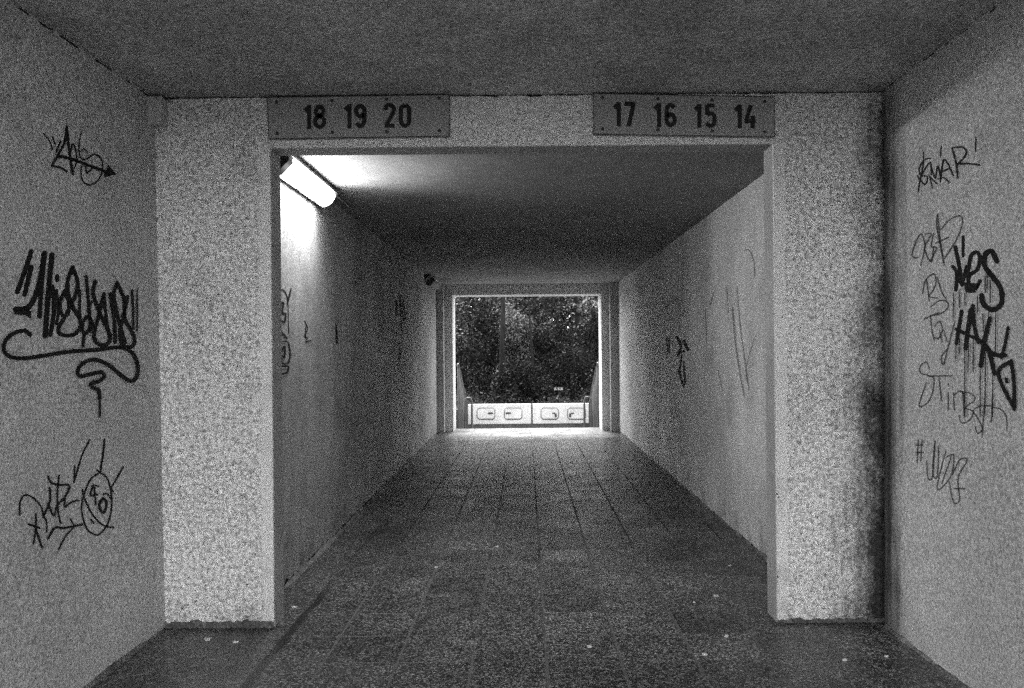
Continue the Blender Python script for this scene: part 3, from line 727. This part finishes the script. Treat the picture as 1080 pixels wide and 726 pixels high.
# ------------------------------------------------------------------ fluorescent lamps in the corner of passage wall and ceiling
def lamp(y_0, y_1, label, lit, cx, cz):
    b = (cx, y_0, cz)
    t = thing('fluorescent_lamp', b, label, 'lamp', 'corner lamps along the passage')
    s2 = math.sqrt(.5)
    ax = Vector((s2, 0, -s2)); sd = Vector((s2, 0, s2))          # out of the corner / across the lamp
    def P(a, c, y): return Vector((cx, y, cz)) + sd*a + ax*c
    # mounting tray against wall and ceiling
    m = MB(); prof = [(-.095, -.075), (.095, -.075), (.076, -.02), (.076, 0), (-.076, 0), (-.076, -.02)]
    n = len(prof); v = [P(a, c, y) for y in (y_0-.02, y_1+.05) for a, c in prof]
    m.add(v, [(i, (i+1) % n, n+(i+1) % n, n+i) for i in range(n)] + [tuple(range(n-1, -1, -1)), tuple(range(n, 2*n))])
    m.build('housing', M['lamp_body'], t, b)
    # opal diffuser: half-round trough whose far end is rounded off
    m = MB(); N = 12; K = 14; W, H_ = .064, .046; rows = []
    for k in range(K+1):
        y = y_0 + .03 + (y_1-y_0-.03)*k/K
        r = 1.0
        if y > y_1-.10: r = math.sqrt(max(0.02, 1-((y-(y_1-.10))/.10)**2))
        rows.append([P((1+.02*(k % 2))*-W*r*math.cos(math.pi*i/N), .001+H_*r*math.sin(math.pi*i/N)**.8, y) for i in range(N+1)])
    v = [p for rr in rows for p in rr]
    f = [(k*(N+1)+i, k*(N+1)+i+1, (k+1)*(N+1)+i+1, (k+1)*(N+1)+i) for k in range(K) for i in range(N)]
    f += [tuple(range(N, -1, -1)), tuple(range(K*(N+1), (K+1)*(N+1)))]
    m.add(v, f); m.build('diffuser', M['lit'] if lit else M['lamp_dead'], t, b, True)
    # dark end cap nearest the viewer
    m = MB(); prof = [(-.076, -.02), (.076, -.02), (.076, .025), (.05, .055), (-.05, .055), (-.076, .025)]
    n = len(prof); v = [P(a, c, y) for y in (y_0-.06, y_0+.03) for a, c in prof]
    m.add(v, [(i, (i+1) % n, n+(i+1) % n, n+i) for i in range(n)] + [tuple(range(n-1, -1, -1)), tuple(range(n, 2*n))])
    m.build('end_cap', M['dark_metal'], t, b)
    for k in range(3):
        yy = y_0+.12+.42*k
        q = P(-.066, .004, yy); MB().box(q.x-.006, q.x+.006, yy, yy+.03, q.z-.01, q.z+.006).build('clip', M['steel'], t, b)
    a = P(.03, -.045, y_1+.04); MB().tube([a, a+Vector((0, .25, .03)), a+Vector((-.01, .8, .035))], .009, 6).build('conduit', M['lamp_body'], t, b, True)
    return t, P
LX, LZ = -1.47, 2.645
lt, LP = lamp(4.78, 6.0, 'lit white fluorescent lamp in the near upper left corner of the passage', True, LX, LZ)
lamp(12.9, 14.1, 'dark unlit fluorescent lamp in the upper left corner near the exit', False, -1.545, 2.64)
# the lit tube's light: louvred across, so it does not spread far beyond the lamp's ends
def tube_light(y, e):
    L = bpy.data.lights.new('tube_light', 'POINT'); L.energy = e; L.shadow_soft_size = .012
    L.use_nodes = True; nt = L.node_tree; nt.nodes.clear()
    out = nt.nodes.new('ShaderNodeOutputLight'); em = nt.nodes.new('ShaderNodeEmission')
    tc = nt.nodes.new('ShaderNodeTexCoord'); sp = nt.nodes.new('ShaderNodeSeparateXYZ')
    ab = nt.nodes.new('ShaderNodeMath'); ab.operation = 'ABSOLUTE'
    mr = nt.nodes.new('ShaderNodeMapRange'); mr.interpolation_type = 'SMOOTHSTEP'
    for i, q in enumerate((.30, .80, 1, .06)): mr.inputs[i+1].default_value = q
    nt.links.new(tc.outputs['Normal'], sp.inputs[0]); nt.links.new(sp.outputs[1], ab.inputs[0]); nt.links.new(ab.outputs[0], mr.inputs[0])
    # ... and the opal cover throws most of it out of the corner, into the passage
    dt = nt.nodes.new('ShaderNodeVectorMath'); dt.operation = 'DOT_PRODUCT'; dt.inputs[1].default_value = (.7071, 0, -.7071)
    m2 = nt.nodes.new('ShaderNodeMapRange'); m2.interpolation_type = 'SMOOTHSTEP'
    for i, q in enumerate((-.75, 1.0, .05, 1)): m2.inputs[i+1].default_value = q
    mu = nt.nodes.new('ShaderNodeMath'); mu.operation = 'MULTIPLY'
    nt.links.new(tc.outputs['Normal'], dt.inputs[0]); nt.links.new(dt.outputs['Value'], m2.inputs[0])
    nt.links.new(mr.outputs[0], mu.inputs[0]); nt.links.new(m2.outputs[0], mu.inputs[1])
    nt.links.new(mu.outputs[0], em.inputs['Strength']); nt.links.new(em.outputs[0], out.inputs[0])
    o = bpy.data.objects.new('tube_light', L); COL.objects.link(o); o.parent = lt
    o.location = LP(0, .10, y) - Vector((LX, 4.78, LZ)); return o
LAMP_E = 1.6
for k in range(5): tube_light(4.95+.22*k, LAMP_E)

# ------------------------------------------------------------------ litter on the floor
pf = on_plane((0, 0, 0), (0, 0, 1))
def scrap(u, v, r, mat, label, seed):
    rnd = random.Random(seed); c = pf(u, v); n = 7; m = MB()
    top = []; bot = []
    for i in range(n):
        a = 2*math.pi*i/n; rr = r*rnd.uniform(.55, 1.2)
        top.append((c.x+rr*math.cos(a)*1.3, c.y+rr*math.sin(a), .004+rnd.uniform(0, .006))); bot.append((c.x+rr*.9*math.cos(a)*1.3, c.y+rr*.9*math.sin(a), .0005))
    m.add(top+bot+[(c.x, c.y, .009)], [(i, (i+1) % n, 2*n) for i in range(n)] + [(n+i, n+(i+1) % n, (i+1) % n, i) for i in range(n)])
    o = m.build('paper_scrap', mat, base=(c.x, c.y, 0)); tag(o, label, 'litter', 'litter on the floor')
SC = [(310,641,.014,'paper','pale scrap beside the inner foot of the left pier'),(219,675,.020,'paper','pale scrap in front of the left pier, the larger of two'),(248,678,.011,'paper','tiny pale scrap in front of the left pier, right of a larger one'),
 (621.5,682.5,.014,'paper','pale scrap in the middle of the near floor tiles'),(744,691,.013,'paper','pale scrap on the near floor, lowest right of the tunnel mouth'),(766,672,.010,'paper','small pale scrap on the floor left of the right pier foot'),
 (755,629,.015,'paper','pale scrap between the portal piers, nearest the right pier'),(732,636,.008,'paper','speck of paper just left of the scrap near the right pier'),(770,597,.010,'paper','small pale scrap by the right passage wall'),
 (524,577,.013,'paper','pale scrap in the centre of the passage floor'),(460,599,.011,'paper','pale scrap left of centre on the passage floor'),(891,697,.012,'paper','pale scrap before the right pier, the left of two'),(935,693,.010,'paper','pale scrap before the right pier, close to the right wall'),
 (570,671,.014,'dark','dark scrap lying on the near floor just left of centre'),(422,683,.012,'dark','dark scrap lying on the near floor to the left'),(640,675,.012,'dark','dark scrap beside the pale one on the near floor')]
for i, (u, v_, r, mt, lb) in enumerate(SC): scrap(u, v_, r, M['paper'] if mt == 'paper' else M['dark_scrap'], lb, i)

# ------------------------------------------------------------------ vegetation beyond the exit
rng = np.random.default_rng(11)
def leaves(C, n, sig, size, elong=1.6, droop=0.0):
    """n leaf quads scattered round the clump centres C (k,3)"""
    C = np.asarray(C, float); k = rng.integers(0, len(C), n)
    ctr = C[k] + rng.normal(0, 1, (n, 3))*sig
    d = rng.normal(0, 1, (n, 3)); d[:, 2] -= droop; d /= np.linalg.norm(d, axis=1)[:, None]
    u = np.cross(d, rng.normal(0, 1, (n, 3))); u /= np.linalg.norm(u, axis=1)[:, None]
    w = np.cross(d, u)
    s = size*rng.uniform(.55, 1.3, (n, 1)); wd = s*.5/elong*1.6
    a = ctr; b = ctr + d*s*.5 + u*wd*.5 + w*s*.06; c = ctr + d*s; e = ctr + d*s*.5 - u*wd*.5 + w*s*.06
    V = np.stack([a, b, c, e], 1).reshape(-1, 3); Q = np.arange(4*n).reshape(n, 4)
    return V, Q
def tree(x, y, h, cb, cr, n, size, label, leaf='leaf_dark', tr=.13, lean=0, fork=False, nl=11, seed=0):
    z = gz(x, y)-.05; b = (x, y, z); rd = random.Random(seed+40)
    t = thing('tree', b, label, 'tree', 'trees beyond the exit')
    m = MB(); pts = []; K = 9
    for i in range(K+1):
        f = i/K; pts.append(Vector((x+lean*f+.10*math.sin(3*f+seed)*f, y+.08*math.sin(4*f+seed*2), z+h*.92*f)))
    m.tube(pts, [tr*(1.25 if i == 0 else 1)*(1-.8*i/K) for i in range(K+1)], 9)
    Cc = []
    for k in range(nl):
        f = cb/h + (0.95-cb/h)*(k+.3)/nl; i = min(K-1, int(f/.92*K)) if f < .92 else K-1
        p = pts[i].lerp(pts[i+1], .5); a = rd.uniform(0, 6.28)+k*2.4
        L = cr*(1-.45*abs(2*(k/nl)-.8))*rd.uniform(.75, 1.15); q = [p]
        for s in range(1, 5):
            q.append(p + Vector((math.cos(a+.15*s), math.sin(a+.15*s), .35+.1*rd.uniform(-1, 1)))*L*s/4 + Vector((0, 0, -.05*s*s*L/4)))
        m.tube(q, [tr*.42*(1-f*.6)*(1-.2*s) for s in range(5)], 6)
        for s in (2, 3, 4):
            for _ in range(3):
                e = q[s] + Vector((rd.gauss(0, .35*L*.5), rd.gauss(0, .35*L*.5), rd.gauss(.05, .25*L*.5)))
                m.tube([q[s], q[s].lerp(e, .5)+Vector((0, 0, .04)), e], [tr*.14, tr*.09, tr*.04], 4); Cc.append(tuple(e))
    m.build('trunk', M['bark'], t, b, True)
    V, Q = leaves(Cc, n, .20+.05*cr, size); np_mesh('crown', V, Q, M[leaf], t, b); return t
def shrub(x, y, w, h, n, size, label, leaf='leaf_dark', elong=1.6, droop=0, seed=0, z=None, ns=11):
    z = gz(x, y)-.04 if z is None else z; b = (x, y, z); rd = random.Random(seed+90)
    t = thing('shrub', b, label, 'shrub', 'shrubs beyond the exit'); m = MB(); Cc = []
    for k in range(ns):
        a = rd.uniform(0, 6.28); r = w*math.sqrt(rd.random()); hh = h*rd.uniform(.65, 1.05)
        e = Vector((x+r*math.cos(a), y+r*math.sin(a)*.7, z+hh)); p = Vector((x+.12*math.cos(a), y+.12*math.sin(a), z))
        mid = p.lerp(e, .5)+Vector((0, 0, .12*h)); m.tube([p, mid, e], [.022, .014, .006], 5)
        for s in (.3, .5, .7, .85, 1.0):
            q = p.lerp(mid, s*2) if s < .5 else mid.lerp(e, s*2-1)
            for _ in range(2): Cc.append((q.x+rd.gauss(0, .16), q.y+rd.gauss(0, .16), q.z+rd.gauss(0, .12)))
    m.build('stems', M['bark'], t, b, True)
    V, Q = leaves(Cc, n, .13, size, elong, droop); V[:, 2] = np.maximum(V[:, 2], z+.02)
    np_mesh('foliage', V, Q, M[leaf], t, b); return t
# shrubs, nearest first
SH = [(-1.75,20.4,.75,1.9,4200,.075,'dense dark shrub at the left behind the white barrier','leaf_dark',1.6,0),
 (-.65,20.6,.7,.95,2600,.065,'low dark shrub behind the left board of the white barrier','leaf_dark',1.6,0),
 (.35,20.5,.7,.85,2600,.065,'low dark shrub behind the middle of the white barrier','leaf_dark',1.6,0),
 (1.25,20.6,.75,1.5,3600,.10,'dark shrub with narrow drooping leaves behind the right board','leaf_dark',3.2,.5),
 (2.1,21.6,.8,2.5,4600,.12,'tall dark shrub with narrow leaves at the right of the exit','leaf_dark',3.2,.6),
 (-1.2,22.6,.8,2.3,4400,.085,'dark bushy shrub left of the slim forked tree','leaf_dark',1.6,0),
 (1.0,23.2,.8,2.1,4200,.10,'dark bushy shrub right of centre among the undergrowth','leaf_dark',2.2,.2),
 (-2.3,24.6,.9,2.9,4400,.10,'mid grey leafy shrub rising at the upper left of the exit','leaf_mid',1.6,0),
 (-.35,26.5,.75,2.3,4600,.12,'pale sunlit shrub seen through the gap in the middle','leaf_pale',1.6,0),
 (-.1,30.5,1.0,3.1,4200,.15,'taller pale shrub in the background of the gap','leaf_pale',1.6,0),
 (2.6,26.5,1.0,2.9,4400,.11,'grey leafy shrub in the right background','leaf_mid',2.2,.2),
 (-1.5,25.6,.9,1.6,3600,.09,'dark shrub under the upper left tree','leaf_dark',1.6,0),
 (1.0,25.3,.8,1.5,3400,.09,'dark shrub at the foot of the middle trees','leaf_dark',1.6,0),
 (-.5,33.5,1.2,2.4,3400,.13,'dark shrub far back behind the pale one','leaf_dark',1.6,0),
 (1.9,29.5,1.2,2.6,3800,.12,'dark shrub far back on the right','leaf_dark',1.6,0),
 (-2.6,31,1.2,2.8,3800,.12,'dark shrub far back on the left','leaf_dark',1.6,0),
 (.1,22.4,.8,.8,2600,.075,'dark rounded shrub directly behind the low ones','leaf_dark',1.6,0)]
for i, (x, y, w, h, n, sz, lb, lf, el, dr) in enumerate(SH):
    if n: shrub(x, y, w, h, n, sz, lb, lf, el, dr, i)
# ivy and nettles covering the bank: nobody could count it
Cg = [(rng.uniform(-3.2, 3.4), rng.uniform(18.6, 26), 0) for _ in range(420)]
Cg = [(a, b, gz(a, b)+rng.uniform(.04, .34)) for a, b, _ in Cg]
V, Q = leaves(Cg, 15000, .12, .075); np_o = np_mesh('ground_cover', V, Q, M['leaf_dark']); tag(np_o, 'low dark leafy ground cover on the bank behind the barrier', 'ground cover', None, 'stuff')
# trees
tree(-.76, 23.6, 6.5, 2.5, 1.6, 4200, .12, 'slim dark tree with a forked trunk left of centre', 'leaf_dark', .105, .12, nl=12, seed=1)
tree(-.66, 21.6, 5.2, 3.0, 1.2, 1500, .10, 'nearest dark tree with a bare forked trunk', 'leaf_dark', .085, .08, nl=9, seed=11)
tree(.25, 22.2, 4.6, 2.6, 1.0, 1300, .10, 'thin bare trunked tree leaning left in the middle', 'leaf_dark', .045, -.35, nl=8, seed=12)
tree(.36, 28.5, 7.0, 2.6, 2.0, 4600, .13, 'slim dark tree in the middle distance right of centre', 'leaf_dark', .11, -.1, nl=11, seed=2)
tree(1.75, 24.8, 6.5, 1.7, 1.8, 5600, .11, 'leafy tree overhanging the upper right of the exit', 'leaf_dark', .12, -.3, nl=12, seed=3)
tree(-2.2, 27.5, 7.5, 1.8, 2.1, 5600, .13, 'grey leafy tree at the upper left of the exit view', 'leaf_mid', .13, .2, nl=12, seed=4)
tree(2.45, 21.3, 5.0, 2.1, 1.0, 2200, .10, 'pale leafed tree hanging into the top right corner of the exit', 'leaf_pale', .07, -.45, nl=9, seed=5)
tree(-3.6, 34, 7.5, 2.0, 2.6, 5000, .16, 'broad dark tree far back on the left', 'leaf_dark', .18, .1, nl=12, seed=6)
tree(.9, 37, 7.5, 2.2, 2.8, 5200, .17, 'broad dark tree far back in the middle', 'leaf_mid', .18, 0, nl=12, seed=7)
tree(4.0, 33, 7.5, 2.0, 2.6, 5000, .16, 'broad dark tree far back on the right', 'leaf_dark', .18, 0, nl=12, seed=8)
# far wood closing the view: reads as one mass
Cw = [(rng.uniform(-11, 11), rng.uniform(44, 54), rng.uniform(.4, 8)) for _ in range(560)]
V, Q = leaves(Cw, 42000, .6, .42); V[:, 2] = np.maximum(V[:, 2], .7)
wd = np_mesh('wood', V, Q, M['leaf_dark']); tag(wd, 'distant dark wood behind the trees', 'wood', None, 'stuff')
# small pale plate among the bushes
pq = on_plane((0, 20.2, 0), (0, 1, 0)); c = pq(589, 410.3)
t = thing('small_plate', (c.x, 20.2, gz(c.x, 20.2)), 'small pale plate on a stake among the dark bushes behind the barrier', 'sign')
bs = (c.x, 20.2, gz(c.x, 20.2))
MB().box(c.x-.11, c.x+.11, 20.19, 20.205, c.z-.032, c.z+.032).build('plate', M['notice'], t, bs, bevel=.004)
MB().tube([(c.x, 20.215, bs[2]-.1), (c.x, 20.215, c.z+.03)], .011, 6).build('stake', M['dark_metal'], t, bs)

# ------------------------------------------------------------------ light
SUN_EL, SUN_AZ = R(60), R(172)                    # low soft light from behind the camera, slightly from the left
w = bpy.data.worlds.new('World'); scene.world = w; w.use_nodes = True
nt = w.node_tree; nt.nodes.clear()
sky = nt.nodes.new('ShaderNodeTexSky'); sky.sky_type = 'NISHITA'; sky.sun_disc = False
sky.sun_elevation = SUN_EL; sky.sun_rotation = math.pi + SUN_AZ
bw_ = nt.nodes.new('ShaderNodeRGBToBW'); bg = nt.nodes.new('ShaderNodeBackground'); wo = nt.nodes.new('ShaderNodeOutputWorld')
nt.links.new(sky.outputs[0], bw_.inputs[0]); nt.links.new(bw_.outputs[0], bg.inputs[0]); nt.links.new(bg.outputs[0], wo.inputs[0])
bg.inputs[1].default_value = .15
sl = bpy.data.lights.new('Sun', 'SUN'); sl.energy = 1.5; sl.angle = R(20); sl.color = (1, 1, 1)
so_ = bpy.data.objects.new('Sun', sl); COL.objects.link(so_)
dv = Vector((math.sin(SUN_AZ), math.cos(SUN_AZ), -math.tan(SUN_EL)))
so_.rotation_euler = dv.to_track_quat('-Z', 'Y').to_euler(); so_.location = (0, -20, 12)

# ------------------------------------------------------------------ camera
cam = bpy.data.cameras.new('Camera'); cam.sensor_width = 36; cam.lens = 28
cam.shift_x = -15/1080; cam.shift_y = 7/1080; cam.clip_end = 1000; cam.clip_start = .05
co_ = bpy.data.objects.new('Camera', cam); COL.objects.link(co_)
co_.location = EYE; co_.rotation_euler = (math.pi/2, ROLL, 0)
scene.camera = co_

scene.render.engine = 'CYCLES'
vs = scene.view_settings; vs.view_transform = 'Standard'; vs.look = 'None'; vs.gamma = 1; vs.exposure = 3.42
scene.cycles.use_denoising = False
scene.cycles.use_adaptive_sampling = False
scene.cycles.max_bounces = 10; scene.cycles.diffuse_bounces = 6
scene.cycles.sample_clamp_indirect = 4
